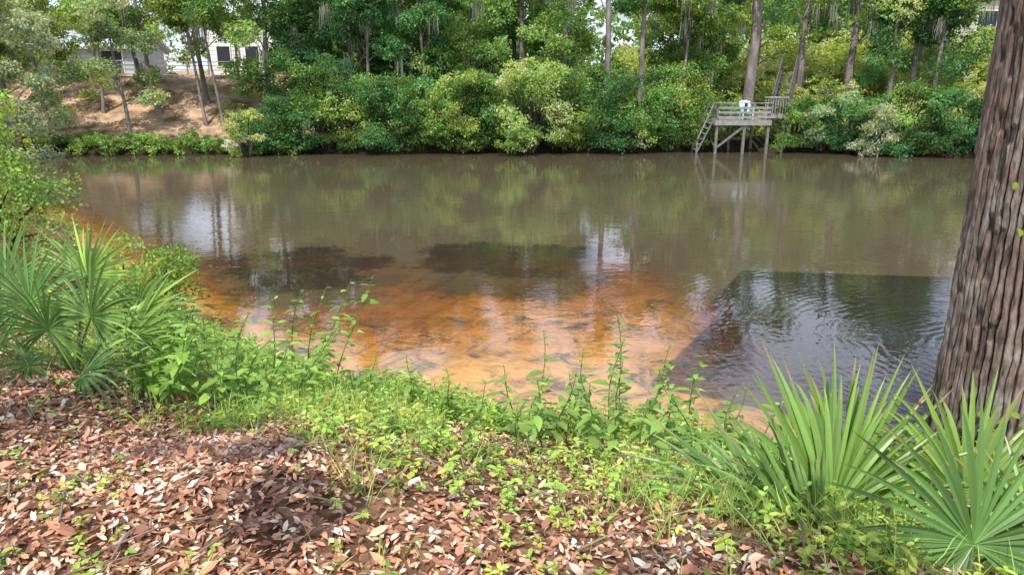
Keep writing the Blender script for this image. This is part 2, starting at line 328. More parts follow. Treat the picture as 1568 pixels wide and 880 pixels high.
for i in range(50):
    x=U(-58,62);y=U(53,74);h=U(5,10);b=tz(x,y);lx=U(-.05,.05)
    if (-26<x<-15 and y<66) or (30<x<41 and y<66) or (-36<x<-30 and y<60): y=U(68,78)
    a.tube([(x,y,b-.3),(x+lx*h/2,y,b+h*.5),(x+lx*h,y,b+h)],[.28,.2,.06],7,(.2,.17,.15),0)
    for k in range(11):
        cs.append((x+lx*h+rng.normal()*2.4,y+rng.normal()*2,b+h*U(.2,1.)))
for i in range(130):
    x=U(-62,66);y=U(67,80);cs.append((x,y,tz(x,y)+U(.3,4)))
clumpleaves(a,np.array(cs),U(1.0,1.9,len(cs)),190,.45,(.24,.35,.13),1,vary=.35)
a.build('background_forest',[BARK,FLEAF])
def fs(x): return float(np.interp(x,FX,FY))
for i,x in enumerate(np.arange(-13.2,10.4,1.3)):
    x=x+U(-.3,.3);h=U(1.9,5.2);c=[G1,G2,G1,G3,G2][i%5]
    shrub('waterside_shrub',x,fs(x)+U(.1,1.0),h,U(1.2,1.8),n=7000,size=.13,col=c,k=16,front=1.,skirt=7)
for i,x in enumerate(np.arange(15.9,33,1.3)):
    x=x+U(-.3,.3);h=U(1.6,3.8);c=[G1,G2,G2,G4][i%4]
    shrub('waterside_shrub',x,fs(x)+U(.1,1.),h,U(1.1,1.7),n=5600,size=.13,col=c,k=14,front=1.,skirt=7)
shrub('waterside_shrub',13.3,42.6,2.2,1.4,n=4200,size=.13,col=G2,k=12,front=.3)
shrub('waterside_shrub',11.3,42.3,2.6,1.3,n=4200,size=.13,col=G1,k=12,front=.3)
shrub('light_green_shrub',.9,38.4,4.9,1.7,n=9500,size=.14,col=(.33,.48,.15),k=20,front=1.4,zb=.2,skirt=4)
shrub('light_green_shrub',2.3,40.3,6.2,1.6,n=6500,size=.15,col=(.29,.43,.13),k=15,front=.3,zb=.8)
shrub('light_green_shrub',-1.8,40.6,5.6,1.5,n=5500,size=.15,col=(.24,.37,.11),k=13,front=.3,zb=.6)
shrub('overhanging_sapling',-13.9,36.4,2.5,.75,n=2500,size=.14,col=(.5,.6,.2),k=11,front=.6,zb=.0)
shrub('willow_shrub',18.9,36.7,2.9,1.1,n=4800,size=.18,col=(.36,.42,.24),k=13,front=.5,zb=-.05,asp=.28)
shrub('willow_shrub',17.2,38.8,3.1,1.1,n=3600,size=.18,col=(.22,.29,.15),k=11,front=.3,zb=.3,asp=.3)
a=Acc();cs=[]
for x in np.arange(-42,-12,.35):
    for q in range(3): cs.append((x+U(-.2,.2),fs(x)+U(-.6,2.0),U(.3,.95)))
clumpleaves(a,np.array(cs),U(.3,.55,len(cs)),150,.14,(.21,.33,.09),0,vary=.35)
a.build('bank_groundcover',[FLEAF])
a=Acc();cs=[]
for i in range(760):
    x=U(8,44);y=fs(x)+U(2,20);cs.append((x,y,tz(x,y)+U(.1,1.3)))
clumpleaves(a,np.array(cs),U(.5,1.1,len(cs)),220,.17,(.44,.56,.15),0,vary=.45)
cs=[]
for i in range(150):
    x=U(-12,8);y=fs(x)+U(3,14);cs.append((x,y,tz(x,y)+U(.2,1.5)))
clumpleaves(a,np.array(cs),U(.6,1.2,len(cs)),170,.22,(.2,.31,.09),0,vary=.35)
cs=[]
for i in range(34):
    x=U(-42,-13);y=fs(x)+U(1.5,14);cs.append((x,y,tz(x,y)+U(.1,.5)))
clumpleaves(a,np.array(cs),U(.3,.7,len(cs)),120,.18,(.3,.38,.13),0,vary=.35)
a.build('understory_foliage',[FLEAF])
tree('pale_leaf_tree',-25.8,36.5,9.5,.16,(-.02,-.05),.12,3.2,k=34,n=900,size=.16,col=(.44,.52,.32),clr=(.6,1.1))
tree('pale_leaf_tree',-21.4,39.2,8,.12,(-.05,0),.35,2.2,k=13,n=600,size=.17,col=(.32,.42,.2),clr=(.6,1.1))
tree('pale_leaf_tree',-28.5,49,8,.12,(.05,0),.25,2.6,k=14,n=500,size=.2,col=(.3,.39,.18),clr=(.6,1.1))
tree('pale_leaf_tree',-18.6,48.5,7,.1,(.03,0),.35,1.8,k=7,n=420,size=.18,col=(.3,.40,.16),clr=(.5,.9))
shrub('riverbank_shrub',-17.2,20.3,3.6,1.7,n=7500,size=.11,col=(.24,.35,.09),k=15)
shrub('riverbank_shrub',-9.95,12.3,2.5,1.05,n=7000,size=.08,col=(.34,.47,.09),k=15,front=.3,mat=LEAF)
shrub('riverbank_shrub',-7.4,9.3,1.5,1.0,n=6500,size=.065,col=(.26,.40,.09),k=14,mat=LEAF)
shrub('riverbank_shrub',-12.6,15.8,1.9,1.1,n=5200,size=.1,col=(.22,.33,.08),k=12)
shrub('riverbank_shrub',-5.4,9.2,.8,.9,n=5000,size=.06,col=(.24,.38,.08),k=12,mat=LEAF)

# ---------------- far houses ----------------
def house(name,x0,y0,w,dp,h,wall,roof,rh=1.6,base=None,wins=()):
    e=bpy.data.objects.new(name,None);bpy.context.scene.collection.objects.link(e)
    z=(tz(x0+w/2,y0)-.2) if base is None else base
    a=Acc();a.box((x0,y0,z),(x0+w,y0+dp,z+h),wall);
    a.add([(x0,y0,z+h),(x0,y0+dp,z+h),(x0,y0+dp/2,z+h+rh)],[(0,1,2)],wall,0,False)
    a.add([(x0+w,y0,z+h),(x0+w,y0+dp,z+h),(x0+w,y0+dp/2,z+h+rh)],[(0,1,2)],wall,0,False)
    for q in np.arange(z+.3,z+h,.3): a.box((x0-.01,y0-.02,q),(x0+w+.01,y0-.002,q+.02),np.array(wall)*.7)
    a.build('walls',[PAINT],e)
    a=Acc();o=.5
    for s_ in(0,1):
        ya=y0-o if s_==0 else y0+dp+o;yb=y0+dp/2;za=z+h-.18;zb=z+h+rh+.05
        v=[(x0-o,ya,za),(x0+w+o,ya,za),(x0+w+o,yb,zb),(x0-o,yb,zb)];v+= [(p[0],p[1],p[2]+.14) for p in v]
        a.add(v,[(0,3,2,1),(4,5,6,7),(0,1,5,4),(1,2,6,5),(2,3,7,6),(3,0,4,7)],roof,0,False)
    a.build('roof',[PAINT],e)
    a=Acc()
    for (wx,wz,ww,wh) in wins:
        a.box((x0+wx,y0-.03,z+wz),(x0+wx+ww,y0+.02,z+wz+wh),(.03,.04,.05))
        for p,q in(((wx-.1,wz-.1),(wx,wz+wh+.1)),((wx+ww,wz-.1),(wx+ww+.1,wz+wh+.1)),((wx,wz+wh),(wx+ww,wz+wh+.1)),((wx,wz-.1),(wx+ww,wz))):
            a.box((x0+p[0],y0-.07,z+p[1]),(x0+q[0],y0+.01,z+q[1]),(.75,.75,.73))
    if wins:a.build('windows',[PAINT],e)
house('white_house',-23.4,55.5,5,6,4.6,(.82,.82,.8),(.5,.52,.55),1.8,wins=((.7,1,1.,1.4),(2.9,1,1.,1.4)))
house('metal_roof_shed',-36,55,7,5,2.3,(.45,.5,.56),(.5,.58,.66),1.2,wins=((1,1,1,1),(4.6,.3,1.6,1.7)))
house('brick_house',-44,58,5,6,3,(.42,.18,.09),(.35,.3,.27),1.6,wins=((3.5,1,1.2,1.2),))
house('beige_house',33,58,8,7,4.2,(.5,.47,.36),(.3,.27,.24),1.6,wins=((1,1.3,1.5,1.5),(4,1.3,1.5,1.5),(6.3,1.3,1.2,1.5)))
a=Acc();g=(.26,.26,.24)
for x in np.arange(-37,-17,1.6):
    b=tz(x,53.4);a.beam((x,53.4,b-.2),(x,53.4,b+1.0),.09,.09,g)
    b2=tz(x+1.6,53.4)
    for hh in(.35,.65,.95): a.beam((x,53.35,b+hh),(x+1.6,53.35,b2+hh),.03,.06,g)
a.build('rail_fence',[WOOD])

# ---------------- dock ----------------
e=bpy.data.objects.new('wooden_dock',None);bpy.context.scene.collection.objects.link(e)
W=(.25,.24,.23);W2=(.16,.15,.14)
a=Acc()
x0,x1,y0,y1,zd=11.1,14.1,38.2,41.2,1.75
for x in np.arange(x0,x1,.15): a.box((x,y0,zd),(x+.135,y1,zd+.04),np.array(W)*U(.8,1.2))
a.box((x0-.04,y0-.06,zd-.22),(x1+.03,y0-.005,zd+.03),W);a.box((x0-.06,y0,zd-.22),(x0-.01,y1,zd+.03),W)
for x in(14.15,14.5,14.85,15.2):a.box((x,39.6,zd+.3),(x+.3,41.4,zd+.34),W)
a.box((14.1,39.55,zd+.1),(15.5,39.6,zd+.34),W)
a.build('deck',[WOOD],e)
a=Acc()
for x in(11.2,12.7,14.0):
    for y in(38.3,40.9): a.beam((x,y,-1.3),(x,y,zd+.95),.14,.14,W2)
a.beam((15.4,39.7,-.4),(15.4,39.7,zd+1.3),.13,.13,W2)
a.beam((11.2,38.24,.3),(12.7,38.24,1.5),.05,.11,W2);a.beam((11.2,38.3,.25),(11.2,40.9,1.5),.05,.11,W2)
a.build('posts',[WOOD],e)
a=Acc()
for z in(.2,.45,.7): a.beam((11.2,38.2,zd+z),(14.05,38.2,zd+z),.035,.11,W)
a.box((11.1,38.1,zd+.93),(14.12,38.32,zd+.97),W)
for z in(.3,.6): a.beam((11.15,38.3,zd+z),(11.15,40.9,zd+z),.035,.11,W)
a.box((11.05,38.33,zd+.93),(11.27,41,zd+.97),W)
for x in np.arange(14.2,15.4,.14): a.beam((x,39.56,zd+.34),(x,39.56,zd+1.2),.04,.04,W)
a.beam((14.1,39.52,zd+1.24),(15.45,39.52,zd+1.24),.06,.09,W)
a.build('railings',[WOOD],e)
a=Acc()
for y in(38.6,39.5):
    a.beam((11.05,y,zd),(10.1,y,-.3),.05,.2,W2);a.beam((11.05,y,zd+.95),(10.2,y,.6),.05,.09,W)
    a.beam((10.25,y,-.6),(10.25,y,.75),.09,.09,W2)
for i in range(7):
    f=(i+.5)/7;a.box((11.05-.95*f-.13,38.6,zd-2.0*f),(11.05-.95*f+.13,39.5,zd-2.0*f+.04),W)
a.build('steps',[WOOD],e)
a=Acc();cw=(.55,.72,.73);cx,cy,cz=12.9,39.3,zd+.04
for dx in(0,.55):
    a.beam((cx+dx,cy,cz),(cx+dx,cy,cz+.55),.06,.08,cw);a.beam((cx+dx,cy+.6,cz),(cx+dx,cy+.5,cz+.45),.06,.08,cw)
    a.beam((cx+dx,cy-.08,cz+.57),(cx+dx,cy+.6,cz+.57),.12,.03,cw)
for q in range(5): a.beam((cx-.02,cy+.05+q*.11,cz+.36-q*.02),(cx+.57,cy+.05+q*.11,cz+.36-q*.02),.09,.025,cw)
for q in range(6): a.beam((cx+.04+q*.1,cy+.52,cz+.28),(cx+.04+q*.1-.02+.008*q,cy+.8,cz+1.05-.03*abs(q-2.5)),.08,.025,cw)
a.build('wooden_chair',[PAINT])
a=Acc();p=np.array([15.6,41.2,2.1]);q=np.array([17.4,45,4.4]);sd=np.array([.85,-.45,0])*.45;W3=(.11,.10,.095)
for s_ in(-1,1):
    a.beam(p+sd*s_,q+sd*s_,.06,.25,W3);a.beam(p+sd*s_+[0,0,1],q+sd*s_+[0,0,1],.07,.09,W3)
    for f in np.linspace(0,1,5):
        c=p*(1-f)+q*f+sd*s_;a.beam(c-[0,0,1.0],c+[0,0,1],.09,.09,W3)
for f in np.linspace(.03,.97,14):
    c=p*(1-f)+q*f;a.beam(c-sd,c+sd,.27,.04,W3)
a.build('wooden_stairs',[WOOD])

# ---------------- big right trunk ----------------
a=Acc();TX,TY=3.42,4.35;na,nh=640,560
th=np.linspace(0,2*math.pi,na,endpoint=False);zz=np.linspace(-.25,7.5,nh);TH,ZZ=np.meshgrid(th,zz)
rb=.365-.004*ZZ+.20*np.exp(-(ZZ+.1)/.55)+.03*np.sin(TH*3+1)*np.exp(-ZZ/1.2)+.010*np.sin(TH*5+ZZ*.5)
cx_,sx_=np.cos(TH),np.sin(TH)
NR=46
wp=1.3*(fbm(ZZ*.8,3+2.0*cx_,71)+fbm(ZZ*.8,3+2.0*sx_,72)-1)+.5*(fbm(ZZ*6,8+9*cx_,73,3)+fbm(ZZ*6,8+9*sx_,74,3)-1)
u=TH/(2*math.pi)*NR+wp
f1=np.abs(np.sin(u*math.pi))
colid=np.floor(u)
f2=fbm(ZZ*8,24*cx_+40,91,4)*.5+fbm(ZZ*8,24*sx_+80,92,4)*.5
brk=sst(.18,.30,vn(ZZ*6.0+colid*3.71,colid*0+.5,95))
merge=vn(ZZ*1.7+colid*1.3,colid*5.1,96)
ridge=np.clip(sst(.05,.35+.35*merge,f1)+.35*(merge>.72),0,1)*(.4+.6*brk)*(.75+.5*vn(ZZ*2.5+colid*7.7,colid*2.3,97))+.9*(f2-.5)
rr=rb+.026*(ridge-.6)
TLX=TX-.022*ZZ
v=np.stack([TLX+rr*cx_,TY+rr*sx_,ZZ],-1)
lich=sst(.5,.66,fbm(ZZ*5,3*cx_+3*sx_*1.7+9,101))
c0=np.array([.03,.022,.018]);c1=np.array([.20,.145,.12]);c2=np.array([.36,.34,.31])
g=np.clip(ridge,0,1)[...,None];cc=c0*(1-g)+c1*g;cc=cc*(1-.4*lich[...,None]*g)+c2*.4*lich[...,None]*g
i=(np.arange(nh-1)*na)[:,None];j=np.arange(na)[None];k=(j+1)%na
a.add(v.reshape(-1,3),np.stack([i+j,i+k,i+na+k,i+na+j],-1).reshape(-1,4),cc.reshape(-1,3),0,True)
a.tube([(TX-.16,TY,7.4),(TX-.1,TY,10),(TX+.1,TY-.3,13)],[.33,.24,.08],10,(.15,.11,.09),0)
cs=[]
for i in range(16):
    an=i*2.4;rr_=U(.6,2.1);z=U(8.6,11);c=(TX+1.0+rr_*math.cos(an),TY-1.8+rr_*math.sin(an)*.7,z);cs.append(c)
    a.tube([(TX-.1,TY,z-1.2),((TX+c[0])/2,(TY+c[1])/2,z-.4),c],[.09,.06,.01],5,(.15,.11,.09),0)
clumpleaves(a,np.array(cs),U(.6,.9,len(cs)),300,.16,G1,1)
a.build('large_tree',[BIGBARK,FLEAF])
e=bpy.data.objects.new('shadow_caster_platform',None);bpy.context.scene.collection.objects.link(e)  # added platform, out of view, shaped to cast the angular shadow on the water
a=Acc();A_=np.array([.85,4.35]);B_=np.array([3.5,9.05]);C_=np.array([8.9,8.3]);D_=np.array([4.9,1.9])
nb=44
for i in range(nb):
    f0,f1_=i/nb,(i+.985)/nb
    pa=A_*(1-f0)+B_*f0;pb=A_*(1-f1_)+B_*f1_;qa=D_*(1-f0)+C_*f0;qb=D_*(1-f1_)+C_*f1_
    v=[(*pa,6),(*pb,6),(*qb,6),(*qa,6)];v+=[(p[0],p[1],6.04) for p in v]
    a.add(v,[(0,3,2,1),(4,5,6,7),(0,1,5,4),(1,2,6,5),(2,3,7,6),(3,0,4,7)],W,0,False)
a.build('planks',[WOOD],e)
a=Acc()
for p,q in((A_,B_),(B_,C_),(C_,D_),(D_,A_)): a.beam((*p,5.88),(*q,5.88),.06,.22,W2)
for p in(A_,B_,C_,D_,(A_+B_)/2,(C_+D_)/2): a.beam((TX-.11,TY,4.9),(*(p*.75+np.array([TX,TY])*.25),5.85),.1,.12,W2)
a.build('braces',[WOOD],e)

# ---------------- near live oak (trunk behind viewpoint) shading the bank ----------------
a=Acc();ox,oy=-6.5,-4;ob_=tz(ox,oy)
a.tube([(ox,oy,ob_-.3),(ox+.2,oy+.1,ob_+2),(ox+.5,oy+.5,ob_+4),(ox+1,oy+1.5,ob_+7)],[.6,.42,.36,.2],12,(.15,.12,.1),0)
top=np.array([ox+.6,oy+.8,ob_+4.6]);
K=[(-2.2,7.6,10,.7),(-1.7,7.0,10,.6),(-1.2,7.9,10.3,.8),(-2.9,8.2,10.2,.5),(-.5,7.5,10.1,.6),(.0,8.0,10.4,.4),(-.8,6.7,10,.45),(-2.9,7.2,10,.5),(-2.1,8.6,10,.5),(-.8,8.5,10,.35),(-1.3,7.2,9.6,.6),(-2.0,8.0,9.7,.5),
   (-6.1,7.0,9.5,.8),(-5.3,7.2,9.9,.7),(-6.9,7.4,10,.7),(-4.7,6.4,9.3,.5),(-5.8,8.2,9.8,.5),(-4.4,7.4,9.8,.4),(-5.6,5.9,9.4,.5)]
nw=len(K)
def over(px,py,z): return (px-.25*.625*(z-1.5),py-.968*.625*(z-1.5),z)
S=[(-3.9,4.3,.75),(-3.2,4.0,.6),(-2.6,3.8,.5),(-4.6,3.6,.7),(-1.9,3.6,.4),(-3.1,2.9,.3),(.5,1.9,.4),(1.0,1.8,.55),(1.3,2.4,.4),(-2.1,2.1,.22),(-2.9,1.6,.4),(1.6,1.5,.5),(-.7,1.6,.25),(-.9,2.6,.22),(-1.3,3.3,.22)]
for (sx1,sy1,r_) in S: K.append((*over(sx1,sy1,U(7,9)),r_))
for (x,y,z,r_) in K:
    c=np.array([x,y,z]);m_=(top+c)/2+np.array([U(-.4,.4),U(-.4,.4),.5])
    a.tube([top,m_,c],[.03,.015,.006],6,(.15,.12,.1),0)
KA=np.array(K);clumpleaves(a,KA[:nw,:3],KA[:nw,3],760,.16,G1,1,sub=.25,flat=.9);clumpleaves(a,KA[nw:,:3],KA[nw:,3],360,.11,G1,1,sub=.18)
a.build('live_oak_tree',[BARK,FLEAF])

# ---------------- palmettos ----------------
def fan(a,hub,axis_,nr,L,n=24,spread=115,droop=.25,col=(.07,.15,.035),w=.034,cup=.25):
    hub=np.array(hub,float);ax=nrmz(np.array(axis_,float));nr=np.array(nr,float);nr=nrmz(nr-ax*np.dot(nr,ax));sd=np.cross(ax,nr)
    for i in range(n):
        f=(i+.5)/n*2-1+U(-.015,.015);an=math.radians(spread)*f
        d=nrmz(ax*math.cos(an)+sd*math.sin(an)+nr*(cup*abs(f)**1.5+U(-.05,.05)))
        l=L*(1-.25*abs(f)**2)*U(.88,1.06);sx=nrmz(np.cross(d,nr)+nr*U(-.3,.3));up_=np.cross(sx,d)
        s=np.linspace(0,1,8);dr=droop*U(.3,1.8)
        fus=2*math.sin(math.radians(spread)/n)*l/7/w
        wd=w*np.array([.15,max(.62,min(fus*1.05,1.3)),1.05,1.,.88,.64,.35,.03])*(L/.75)**.5
        ctr=hub+d*(s*l)[:,None]+np.array([0,0,-1.])*(dr*l*s**2.6)[:,None]+sx*(U(-.04,.04)*l*s**2)[:,None]
        v=np.stack([ctr-sx*wd[:,None]/2+up_*wd[:,None]*.22,ctr,ctr+sx*wd[:,None]/2+up_*wd[:,None]*.22],1).reshape(-1,3)
        q=[]
        for k in range(7):
            b=k*3;q+=[(b,b+1,b+4,b+3),(b+1,b+2,b+5,b+4)]
        c=np.array(col)*math.exp(rng.normal()*.25);cv=np.tile(c,(24,1));
        if R()<.35: cv[-6:]=np.array([.30,.24,.10])
        cv[:3]*=1.5
        a.add(v,q,cv,0,False)
def petiole(a,b,h,c=(.16,.25,.08)):
    b=np.array(b,float);h=np.array(h,float);m=(b+h)/2+np.array([0,0,.06]);a.tube([b,m,h],[.012,.009,.008],6,c,0)
a=Acc();base=np.array([2.05,2.75,tz(2.05,2.75)-.05])
F=[((1.93,2.45,1.48),(-.25,.25,.9),(-.1,-.8,.5),.72,36,150,.16),
   ((1.55,2.90,1.30),(-.1,.35,1.),(.1,-.9,.3),.95,30,58,.2),
   ((1.68,3.05,1.28),(.35,.3,1.),(-.2,-.9,.3),.92,28,55,.2),
   ((1.30,2.95,1.20),(-.85,.2,.50),(.2,-.7,.8),.92,28,62,.28),
   ((1.40,2.70,1.24),(-.6,.1,.6),(.1,-.6,.8),.86,28,62,.3),
   ((1.55,2.50,1.22),(-.95,-.1,.25),(.1,-.5,.9),.8,28,80,.32),
   ((1.74,2.30,1.22),(-.75,-.3,.1),(.1,-.5,1),.7,30,105,.35),
   ((2.20,2.40,1.42),(.6,-.1,.6),(-.3,-.6,.8),.7,28,110,.25),
   ((2.2,2.9,1.4),(.3,.3,.9),(-.3,-.8,.4),.75,26,75,.2),
   ((1.40,2.45,1.12),(-.3,.2,.6),(0,-.5,.9),.6,26,120,.35),
   ((1.15,2.75,1.15),(-.8,.1,.5),(.1,-.6,.8),.66,26,80,.3),
   ((2.0,2.15,1.25),(-.1,-.7,.35),(0,-.3,1),.55,26,110,.3)]
for i,(h,ax,nr,L,n,sp,dr) in enumerate(F):
    fan(a,h,ax,nr,L,n,sp,dr,col=(.11+.04*(i%3),.215+.045*(i%3),.055),w=.030);petiole(a,base,h)
a.build('saw_palmetto',[PALM])
a=Acc();base=np.array([-3.45,5.0,tz(-3.45,5.0)-.05])
F=[((-3.7,5.0,1.74),(-.15,.1,1.),(.1,-.9,.4),.66,38,140,.2),((-3.15,4.85,1.68),(.35,.0,.9),(-.1,-.9,.5),.66,36,130,.25),
   ((-2.9,4.9,1.5),(.9,.0,.35),(-.1,-.8,.6),.70,30,95,.35),((-3.5,4.6,1.40),(-.1,-.5,.4),(0,-.7,.8),.62,34,150,.3),
   ((-4.0,4.85,1.5),(-.8,-.1,.4),(.1,-.8,.6),.66,30,105,.3),((-3.35,5.2,1.9),(.1,.2,1.),(0,-.9,.3),.58,30,110,.15),
   ((-3.1,4.55,1.33),(.5,-.4,.15),(0,-.6,.8),.6,30,120,.4),((-4.0,5.2,1.85),(-.5,.2,.9),(.1,-.9,.3),.62,30,110,.2),
   ((-2.75,4.75,1.33),(.9,-.2,.1),(0,-.6,.8),.58,26,90,.4),((-3.8,4.5,1.3),(-.6,-.4,.1),(0,-.6,.8),.6,28,110,.35),
   ((-3.45,4.8,1.6),(.2,-.3,.9),(0,-.9,.4),.62,36,140,.3),((-3.0,5.2,1.6),(.6,.2,.7),(0,-.9,.5),.62,28,100,.3)]
for i,(h,ax,nr,L,n,sp,dr) in enumerate(F):
    fan(a,h,ax,nr,L,n,sp,dr,col=(.12+.04*(i%3),.23+.045*(i%3),.065),w=.026);petiole(a,base,h)
a.build('saw_palmetto',[PALM])

# ---------------- leaf litter ----------------
def gmask(x,y):
    yb=np.interp(x,[-6,-3.6,-2.2,-.57,.32,1.2,3,6],[6.2,5.0,4.35,2.95,2.5,1.95,1.2,0])
    return sst(-.6,.6,(y-yb)+2.0*(fbm(x*1.7,y*1.7,55)-.5))
n=105000;x=U(-6,3.6,n);y=U(.9,6.4,n)
keep=(d_near(x,y)>.15)&(R(n)>gmask(x,y)*.75);x=x[keep];y=y[keep];n=len(x)
z=terr(x,y)+U(.003,.028,n)
pal=np.array([(.56,.29,.18),(.72,.48,.34),(.24,.11,.07),(.76,.58,.44),(.38,.18,.11),(.82,.74,.63),(.62,.31,.19)])
c=pal[rng.choice(7,n,p=[.22,.17,.2,.09,.17,.05,.1])]*np.exp(rng.normal(size=n)*.25)[:,None]
c=c*(.75+.6*fbm(x*1.4,y*1.4,119))[:,None]
an=U(0,6.28,n);d=np.stack([np.cos(an),np.sin(an),U(-.3,.5,n)],-1);nr=nrmz(rng.normal(size=(n,3))*.5+[0,0,1])
L=U(.022,.055,n)*np.where(R(n)<.07,1.7,1);a=Acc();a.leaves(np.stack([x,y,z],-1),d,nr,L,L*U(.28,.55,n),np.clip(c,0,.82),'leaf',0,U(-.4,.5,n))
a.build('leaf_litter',[LITTER])
a=Acc()
for i in range(110):
    x=U(-4,2);y=U(1.4,4.5);an=U(0,3.14);l=U(.1,.5);z=tz(x,y)+.03
    x2=x+math.cos(an)*l;y2=y+math.sin(an)*l
    a.tube([(x,y,z),((x+x2)/2+U(-.02,.02),(y+y2)/2+U(-.02,.02),z+.02),(x2,y2,tz(x2,y2)+.03)],[.005,.004,.002],5,(.25,.2,.16),0)
a.build('fallen_twigs',[BARK])
# ---------------- low herbs ----------------
def herb(acc,x,y,h,nl,L,col,asp=.5):
    n=len(x);z=terr(x,y);h=np.broadcast_to(h,n)
    ln=rng.normal(size=(n,2))*.25
    s=U(.25,1,(n,nl));P=np.stack([x[:,None]+ln[:,:1]*s*h[:,None],y[:,None]+ln[:,1:]*s*h[:,None],z[:,None]+s*h[:,None]],-1).reshape(-1,3)
    an=(np.arange(nl)*2.4)[None]+U(0,6.28,(n,1))+U(-.4,.4,(n,nl));an=an.ravel();M=n*nl
    d=np.stack([np.cos(an),np.sin(an),U(-.35,.5,M)],-1);nr=nrmz(rng.normal(size=(M,3))*.25+[0,0,1])
    l=(np.broadcast_to(L,n)[:,None]*U(.6,1.2,(n,nl))).ravel()
    hv=np.exp(rng.normal(size=(n,1,1))*.14)*np.array([1,0,0])+np.array([0,1,1])
    c=(np.asarray(col)*hv*np.exp(rng.normal(size=(n,1,1))*.34)*np.exp(rng.normal(size=(n,nl,1))*.18)*np.ones(3)).reshape(-1,3)
    acc.leaves(P,d,nr,l,l*asp,np.clip(c,0,.75),'leaf',0,.15)
    st=np.stack([x,y,z],-1);dd=np.stack([ln[:,0],ln[:,1],np.ones(n)],-1)
    acc.leaves(st,dd,rng.normal(size=(n,3)),h*1.05,.004+.008*h,np.tile([.1,.14,.04],(n,1)),'blade',0)
a=Acc()
n=12000;x=U(-6.5,4,n);y=U(1.2,9,n);dn=d_near(x,y);g=gmask(x,y)
keep=(dn>.03)&(R(n)<g*(.14+1.0*sst(.32,.64,fbm(x*1.3,y*1.3,61))));x=x[keep];y=y[keep]
herb(a,x,y,U(.05,.2,len(x)),8,U(.03,.06,len(x)),(.38,.53,.11))
n=2000;x=U(-5,2,n);y=U(1.3,4.8,n);keep=R(n)<sst(.52,.66,fbm(x*1.5,y*1.5,77))*.7+.04;x=x[keep];y=y[keep]
herb(a,x,y,U(.03,.10,len(x)),6,.038,(.38,.53,.11))
n=1700;x=U(-5,3.2,n);dy=U(0.0,1.3,n);y=np.interp(x,SX,SY)-dy
herb(a,x,y,U(.12,.36,n),11,.065,(.29,.45,.09),.42)
a.build('low_herbs',[LEAF])
a=Acc();n=20000;x=U(-5,3.4,n);y=U(1.2,8,n)
keep=(d_near(x,y)>.02)&(R(n)<(gmask(x,y)*.8*sst(.35,.62,fbm(x*1.1,y*1.1,88))+.07*sst(.5,.6,fbm(x*2,y*2,89))));x=x[keep];y=y[keep];n=len(x)
r3=3;x=np.repeat(x,r3)+rng.normal(size=n*r3)*.015;y=np.repeat(y,r3)+rng.normal(size=n*r3)*.015;n=len(x)
d=np.stack([rng.normal(size=n)*.4,rng.normal(size=n)*.4,np.ones(n)],-1)
a.leaves(np.stack([x,y,terr(x,y)-.005],-1),d,rng.normal(size=(n,3)),U(.08,.26,n),U(.003,.007,n),np.array([.38,.50,.15])*np.exp(rng.normal(size=n)*.3)[:,None],'blade',0,U(.0,.8,n))
a.build('bank_grass',[LEAF])
def weed(a,x,y,h,lean,col,L=.11,step=.05,wd=.38):
    z=tz(x,y);t=np.linspace(0,1,8)
    px=x+lean[0]*t**1.5*h+.02*np.sin(t*7+x*9);py=y+lean[1]*t**1.5*h;pz=z+t*h
    a.tube(np.stack([px,py,pz],-1),.006*(1-.7*t)+.001,5,(.2,.27,.09),0)
    k=int(h/step);P=[];D=[];LL=[]
    for i in range(k):
        f=.18+.82*(i+.5)/k
        for s_ in(0,math.pi):
            if R()<.2: continue
            an=i*1.57+s_+U(-.5,.5)+x*7
            P.append([np.interp(f,t,px),np.interp(f,t,py),np.interp(f,t,pz)]);D.append([math.cos(an),math.sin(an),U(-.1,.7)]);LL.append(L*U(.6,1.25)*(1.05-.6*max(0,f-.6)/.4))
    P=np.array(P);D=np.array(D);LL=np.array(LL);n=len(P)
    c=np.array(col)*np.exp(rng.normal(size=n)*.22)[:,None]
    a.leaves(P,D,rng.normal(size=(n,3))*.2+[0,0,1],LL,LL*wd,c,'leaf',0,U(.15,.45,n))
WD=[(.25,5.1,.95,(.0,.1)),(.98,5.5,1.2,(-.08,.0)),(1.15,5.3,.9,(.2,0)),(.42,4.6,.75,(.15,0)),(.05,4.7,.65,(-.2,0)),(1.35,4.9,.85,(.15,0)),(.8,4.7,.7,(0,0)),(.6,5.3,.6,(-.2,0)),
(-.5,5.2,.5,(-.1,0)),(-.9,5.5,.5,(0,.1)),(1.6,4.5,.65,(.1,0)),(1.05,4.2,.6,(0,0)),(.5,4.1,.55,(.05,0)),(-1.3,5.8,.45,(.1,0)),(.2,4.2,.55,(-.08,0)),(1.4,4.1,.55,(.1,0)),(.75,5.0,.9,(.12,0)),(1.7,5.0,.55,(.1,0)),
(.3,4.4,.6,(.25,0)),(.65,4.4,.6,(-.3,0)),(.95,4.6,.65,(.3,0)),(1.2,4.5,.7,(-.2,0)),(.1,4.9,.6,(.3,0)),(.85,3.9,.5,(.3,0)),(1.15,3.8,.5,(-.3,.1)),(.6,3.8,.45,(.2,.1)),(1.5,3.7,.5,(.2,.1)),(0.,3.9,.4,(.2,.1)),(-.3,4.4,.45,(.3,.1))]
for (x,y,h,ln) in WD:
    a=Acc();weed(a,x,y,h,ln,(.24,.38,.09),L=.135,step=.055,wd=.42)
    a.build('tall_weed',[LEAF])
a=Acc()
